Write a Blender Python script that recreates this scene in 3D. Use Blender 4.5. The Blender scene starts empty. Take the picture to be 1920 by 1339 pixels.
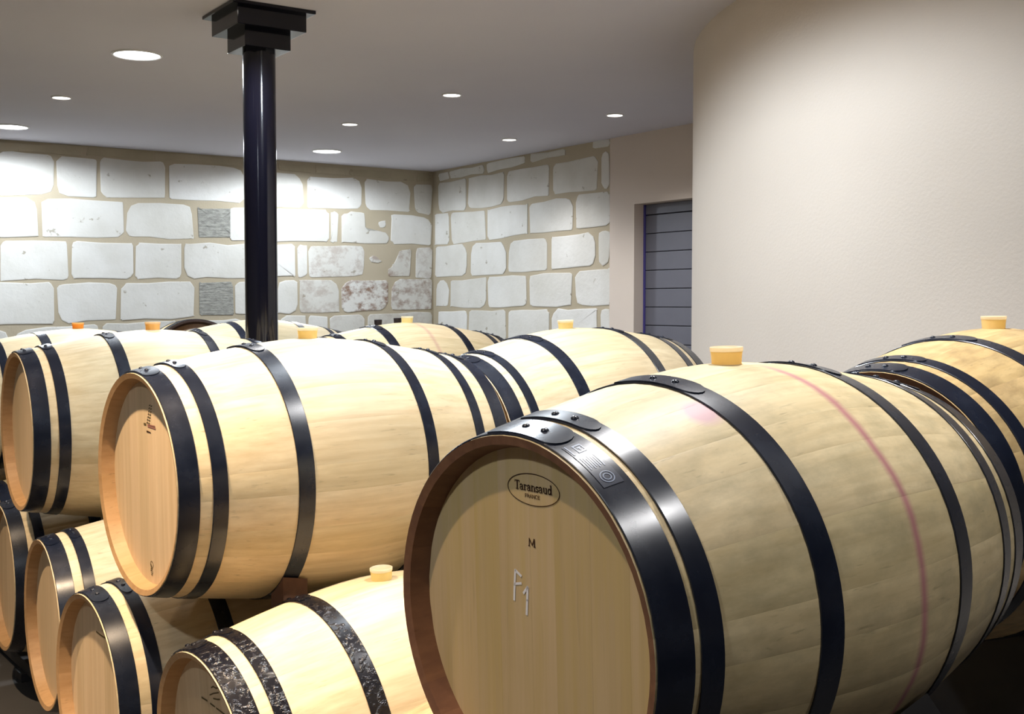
import bpy, bmesh, math, random
from mathutils import Vector, Matrix
random.seed(7)
R = math.radians
scene = bpy.context.scene
col = scene.collection

# ---------------------------------------------------------------- camera
CZ = 1.47                       # eye height above the cellar floor
cam_data = bpy.data.cameras.new('camera')
cam_data.sensor_width = 36.0
cam_data.lens = 2158.15 / 1920 * 36.0
cam = bpy.data.objects.new('camera', cam_data)
cam.location = (0, 0, CZ)
cam.rotation_euler = (math.pi / 2 - 0.0465, 0, 0)
col.objects.link(cam)
scene.camera = cam

# ---------------------------------------------------------------- world and exposure
world = bpy.data.worlds.new('cellar_world')
scene.world = world
world.use_nodes = True
world.node_tree.nodes['Background'].inputs[0].default_value = (0.5, 0.55, 0.62, 1)
world.node_tree.nodes['Background'].inputs[1].default_value = 0.0
scene.view_settings.view_transform = 'Standard'
scene.view_settings.look = 'None'
scene.view_settings.gamma = 1.0
scene.view_settings.use_curve_mapping = False
scene.view_settings.exposure = 0.0

COOL = (0.84, 0.92, 1.0)
SOFT = (0.97, 0.96, 0.96)
WARM = (1.0, 0.76, 0.52)
BIG_POWER = 205.0
SMALL_POWER = 80.0

# ---------------------------------------------------------------- helpers
def tag(o, label=None, cat=None, group=None, kind=None):
    if label: o['label'] = label
    if cat: o['category'] = cat
    if group: o['group'] = group
    if kind: o['kind'] = kind
    return o

def link(name, data, parent=None, loc=None):
    o = bpy.data.objects.new(name, data)
    col.objects.link(o)
    if parent: o.parent = parent
    if loc is not None: o.location = loc
    return o

def mesh(name, verts, faces, mats, midx=None, smooth=None):
    m = bpy.data.meshes.new(name)
    m.from_pydata([tuple(v) for v in verts], [], faces)
    for mt in (mats if isinstance(mats, (list, tuple)) else [mats]):
        m.materials.append(mt)
    if midx: m.polygons.foreach_set('material_index', midx)
    if smooth is not None:
        m.polygons.foreach_set('use_smooth', [True] * len(m.polygons))
        m.set_sharp_from_angle(angle=R(smooth))
    m.update()
    return m

def fix_normals(m):
    b = bmesh.new(); b.from_mesh(m)
    bmesh.ops.recalc_face_normals(b, faces=b.faces)
    b.to_mesh(m); b.free()
    return m

def box_mesh(name, x0, x1, y0, y1, z0, z1, mat, bevel=0.0):
    b = bmesh.new()
    bmesh.ops.create_cube(b, size=1.0)
    for v in b.verts:
        v.co = ((x0 + x1) / 2 + v.co.x * (x1 - x0), (y0 + y1) / 2 + v.co.y * (y1 - y0), (z0 + z1) / 2 + v.co.z * (z1 - z0))
    if bevel:
        bmesh.ops.bevel(b, geom=b.edges[:], offset=bevel, segments=2, affect='EDGES', profile=0.7)
    m = bpy.data.meshes.new(name); b.to_mesh(m); b.free()
    m.materials.append(mat)
    return m

def lathe(name, prof, n, mat, smooth=35, cap=True):
    vs, fs = [], []
    k = len(prof)
    for i in range(n):
        a = 2 * math.pi * i / n
        for r, z in prof: vs.append((r * math.cos(a), r * math.sin(a), z))
    for i in range(n):
        j = (i + 1) % n
        for q in range(k - 1):
            fs.append((i * k + q, j * k + q, j * k + q + 1, i * k + q + 1))
    if cap:
        fs.append(tuple(i * k for i in reversed(range(n))))
        fs.append(tuple(i * k + k - 1 for i in range(n)))
    return mesh(name, vs, fs, mat, smooth=smooth)

# ---------------------------------------------------------------- materials
class N:
    def __init__(self, name):
        self.m = bpy.data.materials.new(name); self.m.use_nodes = True
        self.t = self.m.node_tree; self.b = self.t.nodes['Principled BSDF']
    def n(self, kind, **kw):
        x = self.t.nodes.new(kind)
        for k, v in kw.items(): setattr(x, k, v)
        return x
    def l(self, a, b): self.t.links.new(a, b)
    def val(self, sock, v):
        if hasattr(v, 'is_linked'): self.l(v, sock)
        else: sock.default_value = v
    def math(self, op, a, b=0.0, clamp=False):
        x = self.n('ShaderNodeMath', operation=op, use_clamp=clamp)
        self.val(x.inputs[0], a); self.val(x.inputs[1], b)
        return x.outputs[0]
    def attr(self, name):
        return self.n('ShaderNodeAttribute', attribute_type='OBJECT', attribute_name=name).outputs['Fac']
    def coord(self, scale=(1, 1, 1), offset=None):
        tc = self.n('ShaderNodeTexCoord'); mp = self.n('ShaderNodeMapping')
        mp.inputs['Scale'].default_value = scale
        self.l(tc.outputs['Object'], mp.inputs['Vector'])
        if offset is not None:
            cx = self.n('ShaderNodeCombineXYZ')
            for i in range(3): self.l(offset, cx.inputs[i])
            self.l(cx.outputs[0], mp.inputs['Location'])
        return mp.outputs[0]
    def noise(self, vec, scale, detail=3.0, rough=0.55):
        x = self.n('ShaderNodeTexNoise'); self.l(vec, x.inputs['Vector'])
        x.inputs['Scale'].default_value = scale; x.inputs['Detail'].default_value = detail; x.inputs['Roughness'].default_value = rough
        return x.outputs['Fac']
    def ramp(self, fac, a, b):
        x = self.n('ShaderNodeMapRange', clamp=True); self.l(fac, x.inputs[0])
        x.inputs[1].default_value = a; x.inputs[2].default_value = b
        return x.outputs[0]
    def mix(self, fac, a, b, mode='MIX'):
        x = self.n('ShaderNodeMix', data_type='RGBA', blend_type=mode)
        self.val(x.inputs[0], fac)
        for s, v in ((x.inputs[6], a), (x.inputs[7], b)):
            if hasattr(v, 'is_linked'): self.l(v, s)
            else: s.default_value = (*v, 1)
        return x.outputs[2]
    def bump(self, h, strength, dist=0.002):
        x = self.n('ShaderNodeBump'); self.l(h, x.inputs['Height'])
        x.inputs['Strength'].default_value = strength; x.inputs['Distance'].default_value = dist
        self.l(x.outputs[0], self.b.inputs['Normal'])
    def fin(self, color=None, rough=0.5, spec=0.5, metal=0.0):
        if color is not None: self.val(self.b.inputs['Base Color'], color if hasattr(color, 'is_linked') else (*color, 1))
        self.val(self.b.inputs['Roughness'], rough)
        self.b.inputs['Specular IOR Level'].default_value = spec
        self.b.inputs['Metallic'].default_value = metal
        return self.m

def oak(name, light, dark, grey, ring=None, patch=None, fleck=0.5, head=False):
    """planed oak; grain along X (staves) or along Z (heads); 'tint' and 'dirt' are per-object properties"""
    k = N(name)
    tint = k.attr('tint'); dirt_shade = k.attr('dirt_shade')
    off = k.math('MULTIPLY', tint, 31.0)
    g = (60, 60, 1.6) if head else (2.2, 62, 62)
    f = (150, 150, 9) if head else (12, 150, 150)
    fine = k.noise(k.coord(g, off), 1.0, 4)
    cloud = k.noise(k.coord((5, 9, 2.2) if head else (3.2, 7, 7), off), 1.0, 3)
    flk = k.noise(k.coord(f, off), 1.0, 2)
    blot = k.noise(k.coord((24, 24, 1.3) if head else (9, 16, 16), off), 1.0, 5, 0.65)
    c = k.mix(k.ramp(fine, 0.3, 0.75), light, dark)
    c = k.mix(k.math('MULTIPLY', k.ramp(cloud, 0.45, 0.75), 0.5), c, dark)
    hue = k.mix(tint, (0.93, 0.91, 0.84), (1.06, 1.03, 1.0))
    c = k.mix(1.0, c, hue, 'MULTIPLY')
    fm = k.math('MULTIPLY', k.ramp(flk, 0.63, 0.74), fleck)
    c = k.mix(k.math('MULTIPLY', fm, k.ramp(cloud, 0.42, 0.6)), c, tuple(x * 0.45 for x in dark))
    dm = k.math('MULTIPLY', k.ramp(blot, 0.42, 0.72), dirt_shade, clamp=True)
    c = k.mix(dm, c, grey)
    if ring is not None:
        tc = k.n('ShaderNodeTexCoord'); sx = k.n('ShaderNodeSeparateXYZ'); k.l(tc.outputs['Object'], sx.inputs[0])
        wob = k.noise(k.coord((6, 6, 6)), 1.0, 2)
        wx = k.math('ADD', sx.outputs[0], k.math('MULTIPLY', k.math('SUBTRACT', wob, 0.5), 0.03))
        d = k.math('ABSOLUTE', k.math('SUBTRACT', wx, ring[0]))
        mk = k.math('MULTIPLY', k.math('SUBTRACT', 1.0, k.ramp(d, 0.0015, ring[1])), ring[2], clamp=True)
        side = k.ramp(sx.outputs[1], -0.025, -0.085)       # the trickle ran down one flank only
        c = k.mix(k.math('MULTIPLY', mk, side), c, (0.46, 0.20, 0.20))
    if patch is not None:
        tc = k.n('ShaderNodeTexCoord'); vm = k.n('ShaderNodeVectorMath', operation='DISTANCE')
        k.l(tc.outputs['Object'], vm.inputs[0]); vm.inputs[1].default_value = patch[:3]
        mk = k.math('MULTIPLY', k.math('SUBTRACT', 1.0, k.ramp(vm.outputs['Value'], patch[3] * 0.55, patch[3])), 1.0, clamp=True)
        c = k.mix(mk, c, (0.50, 0.29, 0.30))
    k.bump(fine, 0.12, 0.001)
    return k.fin(c, 0.5, 0.35)

M = {}
OL, OD, OG = (0.77, 0.65, 0.44), (0.59, 0.46, 0.275), (0.38, 0.33, 0.22)
M['oak'] = oak('oak_staves', OL, OD, OG)
M['oak_first'] = oak('oak_staves_used', (0.72, 0.60, 0.37), (0.54, 0.43, 0.24), (0.33, 0.28, 0.16), ring=(0.032, 0.016, 0.95), patch=(-0.224, -0.136, 0.30, 0.042))
M['oak_line'] = oak('oak_staves_wine_line', OL, OD, OG, ring=(0.012, 0.016, 0.45))
M['oak_old_shade'] = oak('oak_staves_weathered_shade', (0.66, 0.49, 0.25), (0.48, 0.33, 0.15), (0.22, 0.15, 0.07))  # weathered oak, also used to paint shade onto the lower tier
M['oak_grey'] = oak('oak_staves_grey', (0.62, 0.53, 0.36), (0.5, 0.42, 0.27), (0.34, 0.30, 0.20))
M['head'] = oak('oak_head', (0.76, 0.59, 0.39), (0.65, 0.48, 0.29), (0.40, 0.30, 0.15), head=True, fleck=0.25)
M['head_first'] = oak('oak_head_used', (0.64, 0.485, 0.285), (0.54, 0.40, 0.205), (0.58, 0.42, 0.13), head=True, fleck=0.25)
M['head_dark'] = oak('oak_head_brown', (0.22, 0.12, 0.06), (0.15, 0.08, 0.04), (0.1, 0.06, 0.03), head=True)
M['rim'] = oak('oak_chime', (0.52, 0.33, 0.17), (0.42, 0.25, 0.115), (0.3, 0.17, 0.08))
M['rim_dark'] = oak('oak_chime_blackened', (0.05, 0.03, 0.03), (0.03, 0.02, 0.02), (0.04, 0.02, 0.02))
M['rim_first'] = oak('oak_chime_stained', (0.24, 0.12, 0.065), (0.17, 0.08, 0.045), (0.13, 0.06, 0.04))

k = N('hoop_black_paint')
sm = k.noise(k.coord((14, 14, 14)), 1.0, 4)
c = k.mix(k.ramp(sm, 0.4, 0.75), (0.006, 0.009, 0.019), (0.013, 0.018, 0.033))  # reflected blue of the ceiling is put into the black paint colour
M['hoop'] = k.fin(c, k.math('ADD', 0.20, k.math('MULTIPLY', sm, 0.14)), 0.6)

M['hoop_dull'] = N('hoop_dull_paint').fin((0.010, 0.011, 0.016), 0.7, 0.2)
k = N('hoop_hammered_paint')
sm = k.noise(k.coord((70, 70, 70)), 1.0, 3)
k.bump(k.ramp(sm, 0.5, 0.7), 0.55, 0.004)
M['hoop_hammered'] = k.fin((0.008, 0.008, 0.012), 0.2, 0.45)

def silicone(name, c0, c1):
    k = N(name); c = k.mix(k.attr('tint'), c0, c1)
    tr = k.n('ShaderNodeBsdfTranslucent'); k.l(c, tr.inputs['Color'])
    mx = k.n('ShaderNodeMixShader'); mx.inputs[0].default_value = 0.62
    k.fin(c, 0.4, 0.4)
    k.l(k.b.outputs[0], mx.inputs[1]); k.l(tr.outputs[0], mx.inputs[2])
    k.l(mx.outputs[0], k.t.nodes['Material Output'].inputs['Surface'])
    return k.m
M['bung'] = silicone('silicone_bung', (0.98, 0.88, 0.50), (0.92, 0.50, 0.10))
M['bung_lip'] = silicone('silicone_bung_lip', (0.90, 0.87, 0.74), (0.90, 0.6, 0.25))
M['rubber'] = N('black_rubber').fin((0.012, 0.008, 0.010), 0.6, 0.3)
M['ink'] = N('branded_ink').fin((0.055, 0.026, 0.014), 0.7, 0.2)
M['ink_faint'] = N('faint_green_ink').fin((0.115, 0.085, 0.035), 0.7, 0.2)
M['ink_red'] = N('pale_red_ink').fin((0.30, 0.13, 0.10), 0.7, 0.2)
M['chalk'] = N('white_chalk').fin((0.82, 0.80, 0.80), 0.9, 0.1)
M['sticker'] = N('dark_label_film').fin((0.03, 0.036, 0.055), 0.26, 0.6)
M['sticker_print'] = N('silver_label_print').fin((0.20, 0.24, 0.33), 0.3, 0.5)

k = N('wedge_wood'); w = k.noise(k.coord((40, 8, 40)), 1.0, 4)
M['wedge'] = k.fin(k.mix(w, (0.16, 0.075, 0.04), (0.08, 0.04, 0.025)), 0.7, 0.2)
k = N('rack_steel'); w = k.noise(k.coord((9, 9, 9)), 1.0, 3)
M['steel'] = k.fin(k.mix(w, (0.02, 0.02, 0.022), (0.045, 0.042, 0.042)), 0.55, 0.4)

k = N('column_black_enamel'); w = k.noise(k.coord((5, 5, 5)), 1.0, 2)
M['column'] = k.fin(k.mix(w, (0.003, 0.003, 0.007), (0.005, 0.005, 0.010)), 0.12, 0.5)

def plaster(name, a, b, bump=0.25, sc=140):
    k = N(name)
    big = k.noise(k.coord((1.1, 1.1, 1.1)), 1.0, 4); fine = k.noise(k.coord((sc, sc, sc)), 1.0, 3)
    k.bump(fine, bump, 0.002)
    return k.fin(k.mix(k.ramp(big, 0.3, 0.7), a, b), 0.9, 0.15)
M['ceiling'] = plaster('ceiling_paint', (0.68, 0.67, 0.76), (0.71, 0.70, 0.78), 0.12)
M['silo'] = plaster('curved_wall_render', (0.71, 0.635, 0.555), (0.75, 0.675, 0.595), 0.5, 90)
M['plaster'] = plaster('smooth_wall_render', (0.66, 0.57, 0.50), (0.70, 0.61, 0.53), 0.2)
M['walls'] = plaster('plain_wall_render', (0.62, 0.55, 0.48), (0.66, 0.58, 0.50), 0.2)
M['mortar'] = plaster('lime_mortar', (0.43, 0.37, 0.265), (0.51, 0.44, 0.33), 0.7, 60)
M['concrete'] = plaster('dark_concrete', (0.055, 0.052, 0.05), (0.085, 0.08, 0.075), 0.3, 50)

def stone_mat(name, a, b, pit, stain=None, pits=0.75):
    k = N(name); tint = k.attr('tint'); st = k.attr('stain')
    big = k.noise(k.coord((3, 3, 3)), 1.0, 4); fine = k.noise(k.coord((22, 22, 22)), 1.0, 4, 0.7); pt = k.noise(k.coord((8.5, 8.5, 10)), 1.0, 4, 0.65)
    c = k.mix(k.ramp(big, 0.35, 0.7), a, b)
    c = k.mix(k.math('MULTIPLY', k.ramp(pt, 0.64, 0.69), pits), c, pit)
    c = k.mix(1.0, c, k.mix(tint, (0.90, 0.89, 0.86), (1.03, 1.03, 1.03)), 'MULTIPLY')
    if stain:
        sm = k.noise(k.coord((7, 7, 9)), 1.0, 5, 0.7)
        c = k.mix(k.math('MULTIPLY', k.ramp(sm, 0.46, 0.62), st, clamp=True), c, stain)
    k.bump(k.math('ADD', fine, k.math('MULTIPLY', big, 2.0)), 0.55, 0.006)
    return k.fin(c, 0.92, 0.12)
M['stone'] = stone_mat('pale_limestone', (0.76, 0.75, 0.72), (0.66, 0.645, 0.60), (0.33, 0.29, 0.22), stain=(0.30, 0.20, 0.15))
M['stone_tan'] = stone_mat('tan_limestone', (0.52, 0.46, 0.34), (0.44, 0.385, 0.28), (0.3, 0.26, 0.2))
k = N('grey_tooled_stone'); a = k.noise(k.coord((16, 16, 60)), 1.0, 5, 0.7)
k.bump(a, 1.0, 0.012)
M['stone_grey'] = k.fin(k.mix(k.ramp(a, 0.3, 0.7), (0.20, 0.20, 0.18), (0.50, 0.49, 0.44)), 0.95, 0.1)
k = N('shutter_slat_paint'); a = k.noise(k.coord((6, 6, 6)), 1.0, 3)
M['slat'] = k.fin(k.mix(a, (0.125, 0.125, 0.155), (0.15, 0.15, 0.18)), 0.5, 0.4)
M['shutter_edge'] = N('shutter_edge_blue').fin((0.06, 0.05, 0.22), 0.4, 0.5)
M['shutter_gap'] = N('shutter_gap_dark').fin((0.02, 0.02, 0.028), 0.7, 0.2)
M['white_metal'] = N('white_trim_ring').fin((0.75, 0.75, 0.76), 0.4, 0.4)
def glow(name, colr, s):
    k = N(name); k.b.inputs['Emission Color'].default_value = (*colr, 1); k.b.inputs['Emission Strength'].default_value = s
    return k.fin((0.9, 0.9, 0.9), 0.4)
M['glow_cool'] = glow('lamp_diffuser_cool', (0.95, 0.97, 1.0), 9.0)
M['glow_warm'] = glow('lamp_diffuser_warm', (1.0, 0.93, 0.85), 9.0)

# ---------------------------------------------------------------- the room shell
CORNER = Vector((-0.78, 11.44, 0))
YL = R(34.35)
DL = Vector((math.cos(YL), math.sin(YL), 0)); DR = Vector((DL.y, -DL.x, 0))
HC = 2.77
def room(a, b, z=0.0):            # a: distance from the corner along the left wall, b: along the right wall
    return CORNER - DL * a + DR * b + Vector((0, 0, z))
A_MAX, B_MAX = 10.0, 14.0

def slab(name, z0, z1, mat):
    q = [room(-0.3, -0.3), room(A_MAX + .3, -0.3), room(A_MAX + .3, B_MAX + .3), room(-0.3, B_MAX + .3)]
    vs = [(p.x, p.y, z0) for p in q] + [(p.x, p.y, z1) for p in q]
    fs = [(0, 1, 2, 3), (7, 6, 5, 4), (0, 4, 5, 1), (1, 5, 6, 2), (2, 6, 7, 3), (3, 7, 4, 0)]
    return tag(link(name, fix_normals(mesh(name, vs, fs, mat))), kind='structure')
slab('floor', -0.2, 0.0, M['concrete'])
slab('ceiling', HC, HC + 0.2, M['ceiling'])

def wall(name, origin, direction, length, mat, thick=0.3, start=0.0):
    m = box_mesh(name, start, length, 0, thick, 0, HC, mat)
    o = link(name, m, loc=origin)
    o.rotation_euler = (0, 0, math.atan2(direction.y, direction.x))
    return tag(o, kind='structure')
wall_left = wall('wall_left', CORNER, DL, 0.0, M['mortar'], start=-A_MAX)
wall('wall_front', room(A_MAX, 0), -DR, 0.0, M['walls'], start=-B_MAX)
wall('wall_back', room(0, B_MAX), -DL, A_MAX, M['walls'])

# right wall: stone part, rendered part with the shutter opening
wall_right = wall('wall_right', CORNER, DR, 2.763, M['mortar'])
D0, D1, DTOP = 3.06, 4.60, 2.234
def right_piece(name, x0, x1, z0, z1):
    o = link(name, box_mesh(name, x0, x1, -0.006, 0.3, z0, z1, M['plaster']), parent=wall_right)
    return o
right_piece('render_pier', 2.763, D0, 0, HC)
right_piece('render_lintel', D0, D1, DTOP, HC)
right_piece('render_panel', D1, B_MAX, 0, HC)

# shutter door, recessed in the opening
door = link('door_1', box_mesh('door_backing', D0, D1, 0.115, 0.17, 0, DTOP, M['shutter_gap']), loc=CORNER)
door.rotation_euler = (0, 0, math.atan2(DR.y, DR.x)); tag(door, kind='structure')
slat_m = box_mesh('slat', D0 + 0.02, D1 - 0.02, 0.094, 0.118, 0.0, 0.136, M['slat'], 0.004)
for i in range(16):
    zz = 2.15 - 0.1415 * i
    if zz < 0.01: break
    if i == 0: link('slat', box_mesh('slat_top', D0 + 0.02, D1 - 0.02, 0.094, 0.118, 2.155, DTOP - 0.002, M['slat'], 0.004), parent=door)
    if zz - 0.139 > 0: link('slat', slat_m, parent=door, loc=(0, 0, zz - 0.139))
link('edge_strip', box_mesh('edge_strip', D0 + 0.002, D0 + 0.022, 0.085, 0.12, 0, DTOP - 0.002, M['shutter_edge'], 0.003), parent=door)  # narrow blue strip down the left edge of the shutter

# curved rendered wall bulging into the room on the right
def curved():
    cx, cy, r, n = 3.805, 5.58, 2.9, 160
    vs, fs = [], []
    for i in range(n):
        a = 2 * math.pi * i / n
        vs += [(cx + r * math.cos(a), cy + r * math.sin(a), 0), (cx + r * math.cos(a), cy + r * math.sin(a), HC)]
    for i in range(n):
        j = (i + 1) % n
        fs.append((2 * i, 2 * j, 2 * j + 1, 2 * i + 1))
    return tag(link('wall_curved', mesh('wall_curved', vs, fs, M['silo'], smooth=40)), kind='structure')
curved()

# ---------------------------------------------------------------- stones of the two walls (u along wall, z up), in metres
LEFT=[(-4.229,2.677,-3.987,2.684,-3.993,2.326,-4.236,2.328),(-3.981,2.684,-3.572,2.675,-3.578,2.347,-3.988,2.326),(-3.547,2.675,-3.232,2.674,-3.237,2.351,-3.553,2.347),(-3.200,2.674,-2.654,2.681,-2.659,2.368,-3.205,2.352),(-2.620,2.680,-1.954,2.679,-1.958,2.368,-2.624,2.368),(-4.191,2.302,-3.701,2.321,-3.706,2.007,-4.197,1.997),(-3.670,2.321,-3.023,2.329,-3.027,2.035,-3.676,2.007),(-2.990,2.329,-2.422,2.330,-2.426,2.027,-2.994,2.033),(-4.334,1.962,-4.012,1.971,-4.018,1.649,-4.341,1.646),(-3.983,1.972,-3.472,1.975,-3.477,1.668,-3.989,1.650),(-3.434,1.976,-2.949,1.984,-2.953,1.681,-3.440,1.669),(-2.915,1.985,-2.525,1.994,-2.529,1.689,-2.920,1.682),(-2.497,1.994,-1.736,1.999,-1.739,1.703,-2.501,1.690),(-4.319,1.634,-3.590,1.635,-3.596,1.310,-4.326,1.286),(-3.553,1.635,-3.086,1.640,-3.091,1.328,-3.559,1.311),(-3.047,1.641,-2.417,1.660,-2.421,1.347,-3.052,1.329),(-2.040,1.664,-1.709,1.668,-1.712,1.378,-2.044,1.373),(-4.235,1.259,-3.931,1.260,-3.938,0.918,-4.242,0.921),(-3.901,1.261,-3.235,1.293,-3.241,0.967,-3.908,0.920),(-3.203,1.294,-2.590,1.319,-2.595,0.991,-3.208,0.968),(-2.555,1.320,-1.955,1.337,-1.958,1.015,-2.560,0.992),(-1.850,2.669,-1.388,2.650,-1.391,2.354,-1.853,2.359),(-1.340,2.647,-0.785,2.651,-0.787,2.368,-1.343,2.354),(-0.751,2.651,-0.267,2.644,-0.268,2.366,-0.753,2.368),(-0.213,2.644,-0.019,2.643,-0.020,2.345,-0.214,2.361),(-2.084,2.327,-1.134,2.334,-1.137,2.038,-2.087,2.026),(-1.115,2.334,-1.036,2.333,-1.039,2.038,-1.117,2.038),(-0.470,2.325,-0.020,2.322,-0.021,2.047,-0.472,2.042),(-1.902,2.001,-1.469,2.009,-1.472,1.717,-1.905,1.712),(-1.447,2.009,-1.349,2.009,-1.352,1.717,-1.450,1.717),(-1.330,2.009,-0.764,2.011,-0.766,1.720,-1.333,1.717),(-0.202,2.015,-0.017,2.016,-0.019,1.722,-0.203,1.721),(-1.647,1.683,-1.444,1.685,-1.447,1.381,-1.650,1.378),(-1.432,1.685,-1.022,1.690,-1.024,1.387,-1.434,1.381),(-0.995,1.690,-0.514,1.703,-0.515,1.408,-0.997,1.388),(-0.465,1.704,-0.019,1.709,-0.020,1.422,-0.467,1.409),(-1.650,1.353,-1.368,1.354,-1.371,1.043,-1.654,1.036),(-1.349,1.354,-1.150,1.355,-1.153,1.049,-1.352,1.043),(-1.123,1.355,-0.768,1.364,-0.770,1.058,-1.125,1.049),(-0.729,1.365,-0.020,1.390,-0.021,1.077,-0.731,1.059)]
GREY=[(-2.373,2.306,-2.030,2.315,-2.033,2.054,-2.376,2.043),(-2.367,1.656,-2.067,1.660,-2.070,1.370,-2.371,1.361)]
STRIP=[(-4.205,2.744,-3.339,2.761,-3.340,2.690,-4.207,2.669),(-3.314,2.761,-2.762,2.760,-2.763,2.694,-3.315,2.690),(-2.742,2.760,-1.968,2.758,-1.969,2.692,-2.743,2.694),(-1.629,2.741,-1.292,2.741,-1.292,2.680,-1.629,2.683),(-1.260,2.741,-0.934,2.741,-0.935,2.677,-1.260,2.680),(-0.909,2.741,-0.494,2.741,-0.494,2.673,-0.910,2.677),(-0.468,2.741,-0.213,2.741,-0.213,2.671,-0.468,2.673),(-0.186,2.741,-0.024,2.741,-0.024,2.669,-0.186,2.671)]
RIGHT=[(0.113,2.740,0.308,2.742,0.308,2.672,0.113,2.672),(0.322,2.742,0.925,2.749,0.925,2.671,0.322,2.672),(0.974,2.749,1.585,2.757,1.585,2.697,0.973,2.671),(1.672,2.757,2.176,2.762,2.176,2.699,1.672,2.699),(2.533,2.767,2.752,2.770,2.752,2.713,2.534,2.708),(0.105,2.648,0.610,2.646,0.609,2.353,0.104,2.359),(0.661,2.646,1.256,2.646,1.256,2.366,0.660,2.354),(1.317,2.646,1.945,2.641,1.945,2.394,1.317,2.369),(1.994,2.642,2.596,2.655,2.597,2.385,1.994,2.393),(2.652,2.663,2.757,2.680,2.759,2.386,2.653,2.385),(0.037,2.344,0.306,2.336,0.305,2.047,0.035,2.047),(0.349,2.336,0.950,2.334,0.950,2.055,0.347,2.048),(0.989,2.334,1.629,2.335,1.630,2.074,0.988,2.056),(1.658,2.336,2.274,2.355,2.275,2.080,1.659,2.074),(2.321,2.355,2.759,2.353,2.761,2.081,2.322,2.080),(0.050,2.020,0.635,2.028,0.634,1.727,0.048,1.727),(0.699,2.027,1.287,2.022,1.287,1.740,0.698,1.728),(1.332,2.023,1.919,2.034,1.919,1.759,1.332,1.741),(1.982,2.035,2.579,2.045,2.581,1.772,1.983,1.760),(2.616,2.047,2.761,2.054,2.763,1.779,2.618,1.773),(0.056,1.693,0.296,1.695,0.294,1.436,0.054,1.440),(0.328,1.696,0.956,1.703,0.955,1.424,0.327,1.435),(0.994,1.704,1.613,1.720,1.613,1.443,0.994,1.425),(1.659,1.721,2.263,1.733,2.265,1.453,1.659,1.444),(2.315,1.735,2.763,1.749,2.765,1.464,2.317,1.454),(0.098,1.393,0.629,1.400,0.628,1.110,0.096,1.101),(0.657,1.400,1.286,1.408,1.286,1.122,0.656,1.111),(1.332,1.409,1.948,1.420,1.948,1.134,1.332,1.123),(1.983,1.420,2.600,1.428,2.601,1.146,1.984,1.135),(2.654,1.429,2.765,1.431,2.767,1.149,2.656,1.147)]
ODD=[(-1.004,2.303,-0.904,2.333,-0.767,2.336,-0.762,2.230,-0.717,2.153,-0.618,2.160,-0.509,2.151,-0.498,2.049,-1.006,2.042),(-0.609,2.264,-0.531,2.270,-0.528,2.201,-0.604,2.206),(-0.494,1.727,-0.503,1.803,-0.447,1.843,-0.390,1.980,-0.261,1.999,-0.257,1.730),(-0.705,1.921,-0.637,1.931,-0.585,1.878,-0.594,1.855,-0.697,1.861)]

def stone_mesh(poly, proud, jit, rnd, mat):
    """an irregular block face: outline, bevelled arris and a slightly uneven face"""
    pts = []
    k = len(poly)
    for i in range(k):
        p, q, n = Vector(poly[i - 1]), Vector(poly[i]), Vector(poly[(i + 1) % k])
        e1, e2 = (p - q), (n - q)
        c = min(rnd * random.choice((0.3, 0.6, 0.8, 1.0, 1.2, 2.2)), e1.length * 0.4, e2.length * 0.4)
        a, b = q + e1.normalized() * c, q + e2.normalized() * c
        pts += [a, (a + b + q * 1.2) / 3.2, b]
        m = max(1, int((e2.length - c) / 0.17))
        for t in range(1, m):
            s = c / e2.length + (1 - 2 * c / e2.length) * t / m
            pts.append(q + e2 * s)
    pts = [p + Vector((random.uniform(-jit, jit), random.uniform(-jit, jit))) for p in pts]
    ctr = sum(pts, Vector((0, 0))) / len(pts)
    n = len(pts)
    vs = [(p.x, 0.001, p.y) for p in pts]
    vs += [(p.x, -proud * 0.7, p.y) for p in pts]
    inn = [p + (ctr - p).normalized() * 0.009 for p in pts]
    vs += [(p.x, -proud, p.y) for p in inn]
    vs.append((ctr.x, -proud, ctr.y))
    fs = []
    for i in range(n):
        j = (i + 1) % n
        fs += [(i, j, n + j, n + i), (n + i, n + j, 2 * n + j, 2 * n + i), (2 * n + i, 2 * n + j, 3 * n)]
    return fix_normals(mesh('stone', vs, fs, mat))
def q4(s): return [(s[0], s[1]), (s[2], s[3]), (s[4], s[5]), (s[6], s[7])]
def lay(wall_o, lst, mat, jit=0.010, rnd=0.04, proud=0.006):
    for s in lst:
        o = link('stone', stone_mesh(q4(s) if len(s) == 8 else s, proud * random.uniform(.7, 1.3), jit, rnd, mat), parent=wall_o)
        o['tint'] = random.random(); o['stain'] = 0.0
        cu = sum(x[0] for x in (q4(s) if len(s) == 8 else s)) / (4 if len(s) == 8 else len(s))
        cz = sum(x[1] for x in (q4(s) if len(s) == 8 else s)) / (4 if len(s) == 8 else len(s))
        if wall_o is wall_left:
            d = math.hypot((cu + 0.62) / 0.75, (cz - 1.62) / 0.42)
            o['stain'] = max(0.0, min(1.0, 1.25 - d)) if mat is M['stone'] else 0.0
lay(wall_left, LEFT, M['stone'])
lay(wall_left, GREY, M['stone_grey'], rnd=0.012)
lay(wall_left, STRIP, M['stone_tan'], rnd=0.012, proud=0.006)
lay(wall_left, [[(p[i], p[i + 1]) for i in range(0, len(p), 2)] for p in ODD], M['stone'], rnd=0.03)
lay(wall_right, RIGHT, M['stone'])

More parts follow.
